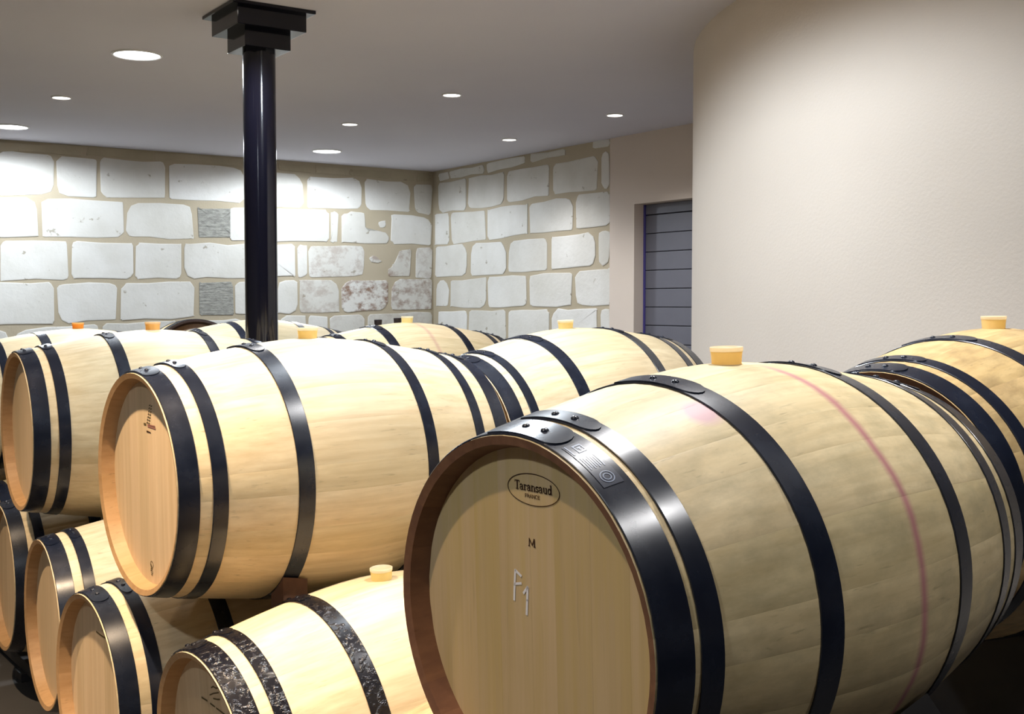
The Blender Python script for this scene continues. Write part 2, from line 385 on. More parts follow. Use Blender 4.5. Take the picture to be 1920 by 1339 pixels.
# ---------------------------------------------------------------- downlights
def downlight(x, y, kind, label, power):
    t = link('ceiling_downlight', None, loc=(x, y, HC))
    big = kind == 'big'
    tag(t, label, 'ceiling light', 'large cool downlights' if big else 'small round spot downlights')
    link('trim_ring', LAMP['ring_big' if big else 'ring_small'], parent=t)
    link('diffuser', LAMP['disc_big' if big else 'disc_small'], parent=t)
    L = bpy.data.lights.new('lamp', 'SPOT')
    L.energy = power
    L.color = {'big': COOL, 'small': SOFT, 'front': WARM}[kind]
    L.spot_size = R({'big': 174, 'small': 120, 'front': 76}[kind]); L.spot_blend = 0.3 if big else 0.8
    L.shadow_soft_size = 0.08 if big or y < 1.2 else 0.03
    link('lamp', L, parent=t, loc=(0, 0, -0.03))
    return t
LAMP = {}
for key, r in (('big', 0.115), ('small', 0.052)):
    w = 0.014 if key == 'big' else 0.010
    LAMP['ring_' + key] = lathe('trim_ring', [(r, 0.0), (r, -0.006), (r + w * 0.4, -0.009), (r + w, -0.004), (r + w, 0.0)], 40, M['white_metal'], cap=False)
    LAMP['disc_' + key] = lathe('diffuser', [(r, -0.0005), (r, -0.004), (r * 0.8, -0.006), (0.002, -0.007)], 40, M['glow_cool' if key == 'big' else 'glow_warm'])
BIG = [((-1.959, 6.080), 'large round downlight left of the black column'), ((-3.684, 8.528), 'large round downlight at the left edge, close to the stone wall'),
       ((-1.579, 9.889), 'large round downlight near the wall corner, right of the column'), ((-0.27, 3.61), 'large round downlight over the middle barrels, above the frame'),
       ((-1.35, 0.15), 'large round downlight over the aisle left of the camera, above the frame')]
SMALL = [((-2.841, 7.324), 'small round spot downlight left of the large lamp beside the column'), ((-0.375, 7.232), 'small round spot downlight highest in view right of the column'),
         ((-1.174, 8.402), 'small round spot downlight above the large lamp near the corner'), ((-0.021, 9.187), 'small round spot downlight nearest the right stone wall'),
         ((0.709, 8.001), 'small round spot downlight nearest the curved wall'), ((-1.12, 4.85), 'small round spot downlight just in front of the black column'),
         ]
FRONT = [((-0.67, 1.25), 'warm spot downlight over the aisle before the chalk-marked head', 85), ((-1.22, 2.21), 'warm spot downlight over the aisle before the middle barrel', 400),
         ((-2.26, 3.24), 'warm spot downlight over the left end of the aisle', 260),
         ((0.52, 2.42), 'small round spot downlight above the chalk-marked barrel', -150), ((1.39, 1.17), 'added small round spot downlight right of the camera, unseen above the frame', -80)]  # last lamp is added, unseen, to brighten the nearest barrel's right flank
for p, lb in BIG: downlight(*p, 'big', lb, 95.0 if p[1] < 1 else BIG_POWER if p[1] < 8 else BIG_POWER * 0.62)
for p, lb in SMALL: downlight(*p, 'small', lb, SMALL_POWER if p[0] < -0.1 else SMALL_POWER * 0.55)
for p, lb, pw in FRONT: downlight(*p, 'front' if pw > 0 else 'small', lb, abs(pw))

# ---------------------------------------------------------------- black column
colm = link('column', None, loc=(-1.138, 5.234, 0)); colm.rotation_euler = (0, 0, YL)
tag(colm, 'black round steel column with stepped square capital under the ceiling', 'column')
link('shaft', lathe('shaft', [(0.073, 0.012), (0.073, 2.60)], 64, M['column']), parent=colm)
link('base_plate', box_mesh('base_plate', -.10, .10, -.10, .10, 0, 0.014, M['column'], .003), parent=colm)
link('capital_block', box_mesh('capital_block', -.107, .107, -.107, .107, 2.598, 2.678, M['column'], .003), parent=colm)
link('capital_block', box_mesh('capital_block', -.160, .160, -.160, .160, 2.676, 2.756, M['column'], .003), parent=colm)
link('capital_plate', box_mesh('capital_plate', -.192, .192, -.192, .192, 2.754, HC, M['column'], .004), parent=colm)

# ---------------------------------------------------------------- barrels
BL, RE, RB = 0.95, 0.2702, 0.3415
def rad(x):
    e = 0.012; t = abs(x) / (BL / 2)
    f = ((t * t + e) ** 0.74 - e ** 0.74) / ((1 + e) ** 0.74 - e ** 0.74)
    return RB - (RB - RE) * f
HOOPS = [0.0517, 0.0787, 0.1121, 0.2677, 0.3089]
def hoop_ranges(s): return [(0.003, s[0]), (s[1], s[2]), (s[3], s[4]), (s[5], s[6]), (s[7], s[8]), (s[9], BL - 0.003)]
STD = hoop_ranges(HOOPS + [BL - v for v in reversed(HOOPS)])
OWN = {
 'A': hoop_ranges([0.058, 0.069, 0.104, 0.272, 0.315, 0.625, 0.671, 0.830, 0.868, 0.898]),
 'B': hoop_ranges([0.049, 0.078, 0.112, 0.276, 0.316, 0.639, 0.675, 0.819, 0.852, 0.898]),
 'C': hoop_ranges([0.054, 0.079, 0.115, 0.282, 0.322, 0.619, 0.657, 0.820, 0.871, 0.898]),
 'D': hoop_ranges([0.050, 0.076, 0.105, 0.260, 0.304, 0.638, 0.682, 0.833, 0.871, 0.898]),
}
# staves: 24 boards of uneven width, the bung stave on top
NS = 24
wts = [random.uniform(0.72, 1.3) for _ in range(NS)]; wts[0] = 1.3
tot = sum(wts); edges_phi = [-wts[0] / tot * math.pi]
for w_ in wts: edges_phi.append(edges_phi[-1] + w_ / tot * 2 * math.pi)
def cyl(x, r, phi): return (x, -r * math.sin(phi), r * math.cos(phi))
def stave_mesh(p0, p1):
    NX = 18
    d = 0.0009 / 0.32
    ph = [p0, p0 + d, p0 + (p1 - p0) / 3, p0 + (p1 - p0) * 2 / 3, p1 - d, p1]
    dr = [-0.00012, 0, 0, 0, 0, -0.00012]
    vs, fs, mi = [], [], []
    for i in range(NX + 1):
        x = -BL / 2 + BL * i / NX
        for a, q in zip(ph, dr): vs.append(cyl(x, rad(x) + q, a))
    k = len(ph)
    for i in range(NX):
        for j in range(k - 1):
            fs.append((i * k + j, (i + 1) * k + j, (i + 1) * k + j + 1, i * k + j + 1)); mi.append(0)
    for s in (-1, 1):                                  # chime: bevelled end grain, then the inner face down to the head
        ring0 = [(0 if s < 0 else NX) * k + j for j in range(k)]
        for x, r in ((BL / 2 - 0.004, RE - 0.013), (BL / 2 - 0.05, RE - 0.024)):
            b0 = len(vs)
            for a in ph: vs.append(cyl(s * x, r, a))
            ring1 = [b0 + j for j in range(k)]
            for j in range(k - 1):
                f = (ring0[j], ring0[j + 1], ring1[j + 1], ring1[j])
                fs.append(f if s < 0 else tuple(reversed(f))); mi.append(1)
            ring0 = ring1
    return vs, fs, mi
STAVES = [stave_mesh(edges_phi[i], edges_phi[i + 1]) for i in range(NS)]
_sc = {}
def stave_data(i, wood, rim):
    key = (i, wood, rim)
    if key not in _sc:
        v, f, mi = STAVES[i]
        _sc[key] = mesh('stave', v, f, [M[wood], M[rim]], mi, smooth=32)
    return _sc[key]
# head boards
HEAD_R, HEAD_X = RE - 0.0205, -BL / 2 + 0.036
NBD = 8
hw = [random.uniform(0.75, 1.3) for _ in range(NBD)]; ht = sum(hw)
hu = [-HEAD_R]
for w_ in hw: hu.append(hu[-1] + w_ / ht * 2 * HEAD_R)
def board_mesh(u0, u1, mat):
    us = [u0, u0 + 0.0006] + [u0 + (u1 - u0) * t / 6 for t in range(1, 6)] + [u1 - 0.0006, u1]
    vs, fs = [], []
    for i, u in enumerate(us):
        h = math.sqrt(max(HEAD_R ** 2 - u * u, 1e-8))
        e = 0.0003 if i in (0, len(us) - 1) else 0.0
        vs += [(HEAD_X + e, -u, -h), (HEAD_X + e, -u, h), (HEAD_X + 0.018, -u, h), (HEAD_X + 0.018, -u, -h)]
    for i in range(len(us) - 1):
        a, b = 4 * i, 4 * i + 4
        fs += [(a, a + 1, b + 1, b), (a + 2, a + 3, b + 3, b + 2), (a + 1, a + 2, b + 2, b + 1), (a + 3, a, b, b + 3)]
    n = 4 * (len(us) - 1)
    fs += [(0, 3, 2, 1), (n, n + 1, n + 2, n + 3)]
    return fix_normals(mesh('head_board', vs, fs, mat))
_bc = {}
def board_data(i, mat):
    if (i, mat) not in _bc: _bc[(i, mat)] = board_mesh(hu[i], hu[i + 1], M[mat])
    return _bc[(i, mat)]
def rear_head_mesh(mat):
    vs = [(-HEAD_X, 0, 0)] + [(-HEAD_X, HEAD_R * math.cos(2 * math.pi * i / 48), HEAD_R * math.sin(2 * math.pi * i / 48)) for i in range(48)]
    vs += [(-HEAD_X - .018, v[1], v[2]) for v in vs]
    fs = []
    for i in range(1, 49):
        j = i % 48 + 1
        fs += [(0, i, j), (49, 49 + j, 49 + i), (i, 49 + i, 49 + j, j)]
    return fix_normals(mesh('rear_head', vs, fs, mat))
REAR = rear_head_mesh(M['head'])
# hoops
_hc = {}
def hoop_data(s0, s1, mat):
    key = (round(s0, 4), round(s1, 4), mat)
    if key in _hc: return _hc[key]
    n = 112
    xs = [s0, s0, s0 + 0.0009, (s0 + s1) / 2, s1 - 0.0009, s1, s1]
    dr = [-0.001, 0.0019, 0.0027, 0.0027, 0.0027, 0.0019, -0.001]
    ra, rb_ = rad(s0 - BL / 2), rad(s1 - BL / 2)
    vs, fs = [], []
    for i in range(n):
        a = 2 * math.pi * i / n
        for x, d in zip(xs, dr):
            r = ra + (rb_ - ra) * (x - s0) / (s1 - s0) + d
            vs.append(cyl(x - BL / 2, r, a))
    k = len(xs)
    for i in range(n):
        j = (i + 1) % n
        for q in range(k - 1):
            fs.append((i * k + q, i * k + q + 1, j * k + q + 1, j * k + q))
    _hc[key] = fix_normals(mesh('hoop', vs, fs, M[mat], smooth=34))
    return _hc[key]
def clasp_data(s0, s1, mat):
    """the riveted overlap of the hoop ends: a second layer of band with a rounded tip"""
    key = ('c', round(s0, 4), round(s1, 4), mat)
    if key in _hc: return _hc[key]
    ra, rb_ = rad(s0 - BL / 2), rad(s1 - BL / 2)
    f0, f1, n = R(-13), R(16), 18
    vs, fs = [], []
    mid, hw_ = (s0 + s1) / 2, (s1 - s0) / 2 - 0.0006
    tip = R(5.5)
    for i in range(n + 1):
        t = i / n
        if i >= n - 5: ph = f1 - tip + tip * math.sin((i - n + 5) / 5 * math.pi / 2)
        else: ph = f0 + (f1 - tip - f0) * i / (n - 5)
        w = hw_ if ph <= f1 - tip else hw_ * math.sqrt(max(0.0, 1 - ((ph - f1 + tip) / tip) ** 2)) * 0.93 + hw_ * 0.07
        for x, d in ((mid - w, 0.0027), (mid - w + 0.0008 if w > .004 else mid - w * .6, 0.0049), (mid + w - 0.0008 if w > .004 else mid + w * .6, 0.0049), (mid + w, 0.0027)):
            r = ra + (rb_ - ra) * (x - s0) / (s1 - s0) + d
            vs.append(cyl(x - BL / 2, r, ph))
    for i in range(n):
        for q in range(3): fs.append((i * 4 + q, i * 4 + q + 1, i * 4 + q + 5, i * 4 + q + 4))
    fs += [(0, 1, 2, 3), (4 * n + 3, 4 * n + 2, 4 * n + 1, 4 * n)]
    _hc[key] = fix_normals(mesh('hoop_clasp', vs, fs, M[mat], smooth=40))
    return _hc[key]
RIVET = {m_: lathe('rivet', [(0.0062, -0.001), (0.0062, 0.0006), (0.0048, 0.0026), (0.0022, 0.0036), (0.0004, 0.0039)], 14, M[m_], smooth=60) for m_ in ('hoop', 'hoop_hammered')}
BUNG = lathe('bung', [(0.0235, -0.02), (0.0252, 0.010), (0.0264, 0.020)], 40, M['bung'], cap=True)
BUNG_LIP = lathe('bung_lip', [(0.0258, 0.0185), (0.0272, 0.0205), (0.0275, 0.0265), (0.0262, 0.0272), (0.0245, 0.0255), (0.021, 0.0225), (0.0005, 0.0218)], 40, M['bung_lip'], cap=False)

def barrel(c, yaw, tilt, label, wood='oak', rim='rim', head='head', hoops=STD, hoop_mat='hoop', dirt_shade=0.25, rivets=True, bung=0.1, group='oak wine barrels', z_is_world=False, spin=0.0):
    """c: centre (x, y, height relative to the eye); the Empty sits at the barrel's lowest point"""
    up = Vector((-math.sin(tilt) * math.cos(yaw), -math.sin(tilt) * math.sin(yaw), math.cos(tilt)))
    ctr = Vector((c[0], c[1], c[2] + CZ))
    t = link('wine_barrel', None, loc=ctr - up * RB)
    t.rotation_euler = (0, -tilt, yaw)
    tag(t, label, 'barrel', group)
    lift = Vector((0, 0, RB))
    rnd = random.Random(label)
    def part(name, data, parent=t, loc=lift):
        o = link(name, data, parent=parent, loc=loc); o['tint'] = rnd.random(); o['dirt_shade'] = dirt_shade; return o
    for i in range(NS): part('stave', stave_data(i, wood, rim))
    for i in range(NBD): part('head_board', board_data(i, head))
    part('rear_head', REAR)
    hs = []
    for s0, s1 in hoops:
        h = link('hoop', hoop_data(s0, s1, hoop_mat), parent=t, loc=lift); hs.append(h)
        if rivets:
            turn = rnd.uniform(-R(5), R(5)) if spin is None else spin
            h.rotation_euler = (turn, 0, 0)
            link('hoop_clasp', clasp_data(s0, s1, hoop_mat), parent=h)
            x = (s0 + s1) / 2 - BL / 2
            for dg in (-1.5, 6.5):
                p = Vector(cyl(x, rad(x) + 0.0046, R(dg)))
                rv = link('rivet', RIVET[hoop_mat], parent=h, loc=p); rv.rotation_euler = (R(dg), 0, 0)
    if bung is not None:
        b = link('bung', BUNG, parent=t, loc=lift + Vector((0, 0, RB))); b['tint'] = bung
        link('bung_lip', BUNG_LIP, parent=b)['tint'] = bung
    return t, hs

UP = {
 'A':  dict(c=(0.364, 1.913, -0.440), yaw=0.704, tilt=0.032), 'B': dict(c=(-0.542, 3.073, -0.433), yaw=0.659, tilt=0.012),
 'C':  dict(c=(-1.308, 4.197, -0.436), yaw=0.593, tilt=0.006), 'D': dict(c=(-2.064, 5.474, -0.460), yaw=0.633, tilt=0.0),
 'A2': dict(c=(1.092, 2.602, -0.397), yaw=0.708, tilt=0.021), 'B2': dict(c=(0.198, 3.940, -0.425), yaw=0.699, tilt=0.056),
 'C2': dict(c=(-0.472, 5.200, -0.427), yaw=0.630, tilt=0.005), 'D2': dict(c=(-1.390, 6.340, -0.427), yaw=0.661, tilt=0.003)}
barA, hoopsA = barrel(**UP['A'], label='large oak barrel nearest the camera, chalk F1 on its head', wood='oak_first', rim='rim_first', head='head_first', hoops=OWN['A'], dirt_shade=0.62, bung=0.25, spin=R(2))
barB, hoopsB = barrel(**UP['B'], label='pale upper oak barrel left of the chalk-marked barrel, half its head sunlit orange by lamps'.replace('sunlit orange by lamps', 'in shadow'), hoops=OWN['B'], dirt_shade=0.2, bung=0.2)
barC, _ = barrel(**UP['C'], label='upper oak barrel at the left with orange bung, reaching towards the black column', hoops=OWN['C'], dirt_shade=0.2, bung=0.55)
barrel(**UP['D'], label='upper oak barrel cut by the left edge, small deep orange bung', hoops=STD, dirt_shade=0.15, bung=1.0, rivets=False)
barrel(**UP['A2'], label='weathered brown oak barrel cut by the right edge, behind the chalk-marked barrel', wood='oak_old_shade', rim='rim_first', hoops=STD, dirt_shade=0.7, bung=0.2, spin=R(-6))
barrel(**UP['B2'], label='pale oak barrel in front of the grey shutter, butted to the middle barrel', hoops=OWN['D'], dirt_shade=0.15, bung=0.1)
barC2, _ = barrel(**UP['C2'], label='pale far barrel with a faint red wine trickle under its bung', wood='oak_line', hoops=STD, dirt_shade=0.1, bung=0.02)
barrel(**UP['D2'], label='greyish oak barrel passing behind the black column', wood='oak_grey', hoops=STD, dirt_shade=0.3, bung=None, rivets=False)

LOW = {
 'L1': dict(c=(-0.296, 2.745, -1.000), yaw=0.645, tilt=0.061), 'L2': dict(c=(-0.758, 3.307, -1.046), yaw=0.646, tilt=0.0),
 'L3': dict(c=(-1.115, 3.911, -1.029), yaw=0.587, tilt=0.0), 'L4': dict(c=(-1.523, 4.532, -1.024), yaw=0.595, tilt=0.0)}
barL1, _ = barrel(**LOW['L1'], label='lower pale barrel with blistered glossy hoops and a whitish bung, beneath the gap', hoop_mat='hoop_hammered', dirt_shade=0.1, bung=0.0, spin=R(-20))
barL2, _ = barrel(**LOW['L2'], label='lower barrel tucked under the front end of the middle barrel, ink stroke on head', dirt_shade=0.2, bung=0.1)
barrel(**LOW['L3'], label='lower barrel with a blank narrow-looking head, second from the left edge', dirt_shade=0.2, bung=0.1)
barrel(**LOW['L4'], label='lowest left barrel, its head cut by the left edge of the view', dirt_shade=0.2, bung=0.1)
# barrels of the lower tier that carry the upper ones
def under(k, side, label, d=0.365, dz=-0.588, along=0.0):
    u = UP[k]; q = Vector((-math.sin(u['yaw']), math.cos(u['yaw']), 0)) * d * side + Vector((math.cos(u['yaw']), math.sin(u['yaw']), 0)) * along
    barrel((u['c'][0] + q.x, u['c'][1] + q.y, u['c'][2] + dz), u['yaw'], 0.0, label, wood='oak_old_shade', dirt_shade=0.9, bung=None, rivets=False)  # dark old oak and heavy dirt paint in the shade down here
under('A', 1, 'shaded lower barrel under the left flank of the chalk-marked barrel')
under('B2', 1, 'shaded lower barrel under the left flank of the barrel before the shutter')
under('B2', -1, 'shaded lower barrel under the right flank of the barrel before the shutter')
under('C2', 1, 'shaded lower barrel under the far flank of the wine-marked barrel', along=0.1)
under('C2', -1, 'shaded lower barrel under the near flank of the wine-marked barrel')
under('D', -1, 'lower barrel glimpsed at the left edge between two upper barrels', d=0.362, dz=-0.588)
under('D', 1, 'shaded lower barrel under the far flank of the left edge barrel')
under('D2', 1, 'shaded lower barrel under the far flank of the barrel behind the column')
under('D2', -1, 'shaded lower barrel under the near flank of the barrel behind the column')
# crosswise barrel by the stone wall
ex, ey = -2.09, 7.42
eyaw, et = R(113), -0.22
barrel((ex, ey, -0.465), eyaw, et, 'barrel lying crosswise by the stone wall, dark brown head facing the room', wood='oak_old_shade', head='head_dark', rim='rim_dark', hoop_mat='hoop_dull', dirt_shade=0.2, bung=None, rivets=False)

# stoppers lying on the far barrel
for px, (sa, sw) in enumerate(((-0.126, 0.045), (-0.017, 0.060))):
    m = lathe('rubber_bung', [(0.015, 0.0), (0.0165, 0.004), (0.018, 0.026), (0.0165, 0.028)], 24, M['rubber'])
    a = Vector((math.cos(0.63), math.sin(0.63), 0)); pq = Vector((-a.y, a.x, 0))
    pos = Vector((-0.472, 5.2, 0)) + a * sa + pq * sw
    x, y = pos.x, pos.y
    zz = CZ - 0.427 + math.sqrt(rad(sa) ** 2 - sw * sw) - 0.003
    o = link('rubber_bung', m, loc=(x, y, zz))
    tag(o, 'black rubber stopper on the far barrel, ' + ('nearer its front hoop' if px == 0 else 'touching its pale bung'), 'stopper')

# ---------------------------------------------------------------- marks on heads (local u to the right, v up, on the head face)
def stroke_mesh(name, strokes, mat, x=HEAD_X):
    """flat strokes: each is (width, [(u, v), ...]); mitre-less segments with square ends"""
    vs, fs = [], []
    for w, pts in strokes:
        for (u0, v0), (u1, v1) in zip(pts, pts[1:]):
            d = Vector((u1 - u0, v1 - v0)); ln = d.length
            if ln < 1e-7: continue
            d /= ln; n = Vector((-d.y, d.x)) * w / 2; e = d * w * 0.35
            b = len(vs)
            for p in (Vector((u0, v0)) - e + n, Vector((u0, v0)) - e - n, Vector((u1, v1)) + e - n, Vector((u1, v1)) + e + n):
                vs.append((x - 0.0009, -p.x, p.y))
            fs.append((b, b + 1, b + 2, b + 3))
    return mesh(name, vs, fs, mat)
def arc(cu, cv, ru, rv, a0, a1, n=14):
    return [(cu + ru * math.cos(R(a0 + (a1 - a0) * i / n)), cv + rv * math.sin(R(a0 + (a1 - a0) * i / n))) for i in range(n + 1)]
# slab-serif letters in a unit box: stems, thin strokes and serifs (width factor, points)
T_, H_ = 0.17, 0.075
def glyph(ch):
    if ch == 'T': return 0.80, [(T_ * 1.1, [(.4, .02), (.4, .96)]), (.09, [(.03, .96), (.77, .96)]), (.08, [(.05, .78), (.05, .96)]), (.08, [(.75, .78), (.75, .96)]), (H_, [(.2, .03), (.6, .03)])]
    if ch == 'a': return 0.62, [(T_, [(.42, .06), (.42, .46)]), (H_ * 1.3, arc(.26, .46, .17, .17, 0, 160)), (.11, [(.10, .46), (.14, .50)]), (H_ * 1.2, [(.42, .36)] + arc(.24, .17, .17, .16, 75, 345) + [(.42, .12)]), (H_, [(.42, .04), (.58, .04)])]
    if ch == 'r': return 0.56, [(T_, [(.18, .03), (.18, .6)]), (H_, [(.04, .03), (.36, .03)]), (H_, [(.04, .6), (.18, .6)]), (H_ * 1.2, arc(.36, .40, .17, .2, 165, 60)), (.13, [(.44, .53), (.48, .55)])]
    if ch == 'n': return 0.72, [(T_, [(.16, .03), (.16, .6)]), (H_, [(.03, .03), (.30, .03)]), (H_, [(.03, .6), (.16, .6)]), (H_ * 1.2, arc(.36, .42, .2, .19, 170, 0)), (T_, [(.55, .03), (.55, .42)]), (H_, [(.42, .03), (.69, .03)])]
    if ch == 's': return 0.52, [(H_ * 1.7, arc(.25, .46, .16, .14, 25, 200) + [(.16, .36), (.36, .27)] + arc(.25, .18, .17, .15, 20, -155)), (H_, [(.42, .5), (.42, .6)]), (H_, [(.08, .04), (.08, .16)])]
    if ch == 'u': return 0.72, [(T_, [(.16, .2), (.16, .6)]), (H_, [(.03, .6), (.16, .6)]), (H_ * 1.2, arc(.35, .22, .2, .19, 180, 350)), (T_, [(.54, .03), (.54, .6)]), (H_, [(.42, .6), (.54, .6)]), (H_, [(.54, .03), (.69, .03)])]
    if ch == 'd': return 0.72, [(T_, [(.54, .03), (.54, .97)]), (H_, [(.40, .97), (.54, .97)]), (H_, [(.54, .03), (.69, .03)]), (H_ * 1.7, arc(.30, .31, .20, .29, 15, 345))]
    # small upright capitals
    S = .13
    if ch == 'F': return .6, [(S, [(.1, 0), (.1, 1)]), (S, [(.1, .95), (.52, .95)]), (S, [(.1, .5), (.44, .5)])]
    if ch == 'R': return .68, [(S, [(.1, 0), (.1, 1)]), (S, [(.1, .95), (.32, .95)] + arc(.32, .73, .2, .22, 90, -90) + [(.1, .51)]), (S, [(.3, .5), (.58, 0)])]
    if ch == 'A': return .74, [(S, [(.02, 0), (.35, 1), (.68, 0)]), (S, [(.15, .33), (.55, .33)])]
    if ch == 'N': return .74, [(S, [(.1, 0), (.1, 1), (.6, 0), (.6, 1)])]
    if ch == 'C': return .72, [(S, arc(.38, .5, .32, .48, 45, 315))]
    if ch == 'E': return .62, [(S, [(.1, 0), (.1, 1)]), (S, [(.1, .95), (.54, .95)]), (S, [(.1, .5), (.46, .5)]), (S, [(.1, .05), (.54, .05)])]
    return .4, []
def word(txt, u0, v0, width, height):
    gs = [glyph(c) for c in txt]; tw = sum(g[0] for g in gs); k = width / tw
    out, u = [], u0
    for adv, st in gs:
        for w, pts in st: out.append((w * (k + height) / 2, [(u + p[0] * k, v0 + p[1] * height) for p in pts]))
        u += adv * k
    return out
lift = Vector((0, 0, RB))
def mark(parent, name, strokes, mat, label=None):
    o = link(name, stroke_mesh(name, strokes, M[mat]), parent=parent, loc=lift)
    if label: o['label'] = label
    return o
mark(barA, 'brand_oval', [(0.0013, arc(.0084, .1906, .0552, .0226, 0, 360, 64))], 'ink', 'thin dark oval line branded on the head')
mark(barA, 'brand_lettering', word('Taransaud', -.0315, .1882, .080, .0128), 'ink', 'dark serif lettering Taransaud')
mark(barA, 'brand_lettering', word('FRANCE', -.0096, .1783, .0325, .0052), 'ink', 'small dark capitals FRANCE')
mark(barA, 'letter_stamp', [(0.0016, [(-.0028, .1085), (-.0022, .1195)]), (0.0016, [(-.0022, .1195), (.0036, .1105), (.0082, .1195)]), (0.0024, [(.0082, .1195), (.0086, .1085)]), (0.001, [(-.0045, .1085), (-.001, .1085)]), (0.001, [(.0064, .1085), (.0108, .1085)])], 'ink', 'small dark capital M')
mark(barA, 'chalk_mark', [(0.0042, [(-.0348, .0675), (-.0372, .045), (-.0388, .0235)]), (0.004, [(-.0345, .0675), (-.0225, .0615)]), (0.0036, [(-.0368, .047), (-.0225, .0505)]),
                          (0.004, [(-.0172, .0375), (-.0085, .0475)]), (0.0044, [(-.0085, .0475), (-.0100, .028), (-.0118, .0075)])], 'chalk', 'white chalk letters F1')
# upper middle barrel: a faded stamp running down, a red dash, a short word and a small stamp near the bottom
st = []
rs = random.Random(3)
for i in range(7):
    v = .190 - i * .0072; u = .024 - i * .0033
    st += [(.0026, [(u - .009, v), (u - .002, v + .002)]), (.0026, [(u + .002, v - .001), (u + .010, v + .0005)])]
st += [(.005, [(-.024, .1425), (-.011, .1425)])]
mark(barB, 'faded_stamp', st, 'ink_faint', 'faded greenish stamp of small illegible characters')
mark(barB, 'red_dash', [(.0042, [(.002, .1385), (.052, .137)]), (.0026, [(.0, .1425), (.05, .1425)])], 'ink_red', 'short reddish stamped bar')
mark(barB, 'short_stamp', [(.004, [(-.006, .1255), (.006, .1255)]), (.003, [(.009, .125), (.019, .1245)])], 'ink', 'tiny dark stamped word')
mark(barB, 'small_stamp', [(.0016, arc(.004, -.203, .009, .0085, 0, 360, 18)), (.005, [(-.002, -.203), (.003, -.208)]), (.0024, [(-.003, -.214), (.008, -.212)]), (.0022, [(-.004, -.219), (.004, -.2175), (.010, -.220)]), (.0020, [(0, -.2235), (.010, -.2245)]), (.002, [(-.001, -.228), (.008, -.229)])], 'ink_faint', 'small round stamp with tiny lines of print')
mark(barL2, 'ink_stroke', [(.0042, [(-.010, .1665), (.030, .1655), (.075, .167)])], 'ink_faint', 'dark ink stroke')
mark(barL2, 'ink_loops', [(.002, arc(.060, .203, .013, .008, 0, 360, 18)), (.002, arc(.050, .188, .013, .007, 0, 360, 18))], 'ink_faint', 'faint looped figure 8')
mark(barL1, 'ink_scribble', [(.004, [(-.061, .151), (-.030, .152)]), (.0038, [(-.012, .151), (.012, .1505)]), (.0038, [(.022, .1500), (.070, .149)]),
                              (.0032, [(.000, .190), (.012, .196), (.026, .196), (.036, .199)]), (.0026, [(-.012, .170), (.010, .180), (.040, .190)]), (.0032, [(.008, .168), (.030, .172), (.044, .176)])], 'ink_faint', 'dark ink scribble in slanted lines')

# printed label film wrapped on the front hoop of the nearest barrel
def on_hoop(name, u_lo, u_hi, phi0, phi1, mat, lift_, parent, n=10):
    s0, s1 = OWN['A'][0]; ra, rb_ = rad(s0 - BL / 2), rad(s1 - BL / 2)
    vs, fs = [], []
    for i in range(n + 1):
        ph = R(phi0 + (phi1 - phi0) * i / n)
        for s in (u_lo, u_hi):
            r = ra + (rb_ - ra) * (s - s0) / (s1 - s0) + 0.0027 + lift_
            vs.append(cyl(s - BL / 2, r, ph))
    for i in range(n): fs.append((2 * i, 2 * i + 1, 2 * i + 3, 2 * i + 2))
    return link(name, fix_normals(mesh(name, vs, fs, M[mat], smooth=60)), parent=parent)
h0 = hoopsA[0]
lab = on_hoop('hoop_label', 0.014, 0.047, 17.5, 36.5, 'sticker', 0.0006, h0); lab['label'] = 'dark glossy printed label film'
def print_bits():
    s0, s1 = OWN['A'][0]; ra, rb_ = rad(s0 - BL / 2), rad(s1 - BL / 2)
    vs, fs = [], []
    def bar(sa, sb, pa, pb, n=4):
        b = len(vs)
        for i in range(n + 1):
            ph = R(pa + (pb - pa) * i / n)
            for s in (sa, sb):
                r = ra + (rb_ - ra) * (s - s0) / (s1 - s0) + 0.0027 + 0.0011
                vs.append(cyl(s - BL / 2, r, ph))
        for i in range(n): fs.append((b + 2 * i, b + 2 * i + 1, b + 2 * i + 3, b + 2 * i + 2))
    bar(.0165, .0185, 17.8, 22.5)                                            # base line of the logo
    bar(.026, .040, 18.6, 19.2); bar(.026, .028, 18.6, 22.2); bar(.038, .040, 18.6, 22.2); bar(.026, .040, 21.6, 22.2)   # square logo frame
    bar(.030, .036, 19.8, 20.4); bar(.032, .034, 19.8, 21.3)
    for q in range(7): bar(.018 + q * .0036, .0196 + q * .0036, 24.2 + (q % 3) * .4, 29.6 - (q % 2) * .6)           # lines of tiny print
    for q in range(16):                                                     # round seal
        a, a2 = R(q * 22.5), R(q * 22.5 + 22.5)
        for rr in (.0105, .0062):
            b = len(vs)
            for aa in (a, a2):
                for r_ in (rr, rr - .0016):
                    s = .0300 + r_ * math.cos(aa); ph = R(33.4) + r_ * math.sin(aa) / .28
                    vs.append(cyl(s - BL / 2, ra + (rb_ - ra) * (s - s0) / (s1 - s0) + .0038, ph))
            fs.append((b, b + 1, b + 3, b + 2))
    return mesh('label_print', vs, fs, M['sticker_print'])
pr = link('label_print', fix_normals(print_bits()), parent=h0); pr['label'] = 'silvery logo, fine lines and round seal, unreadable'

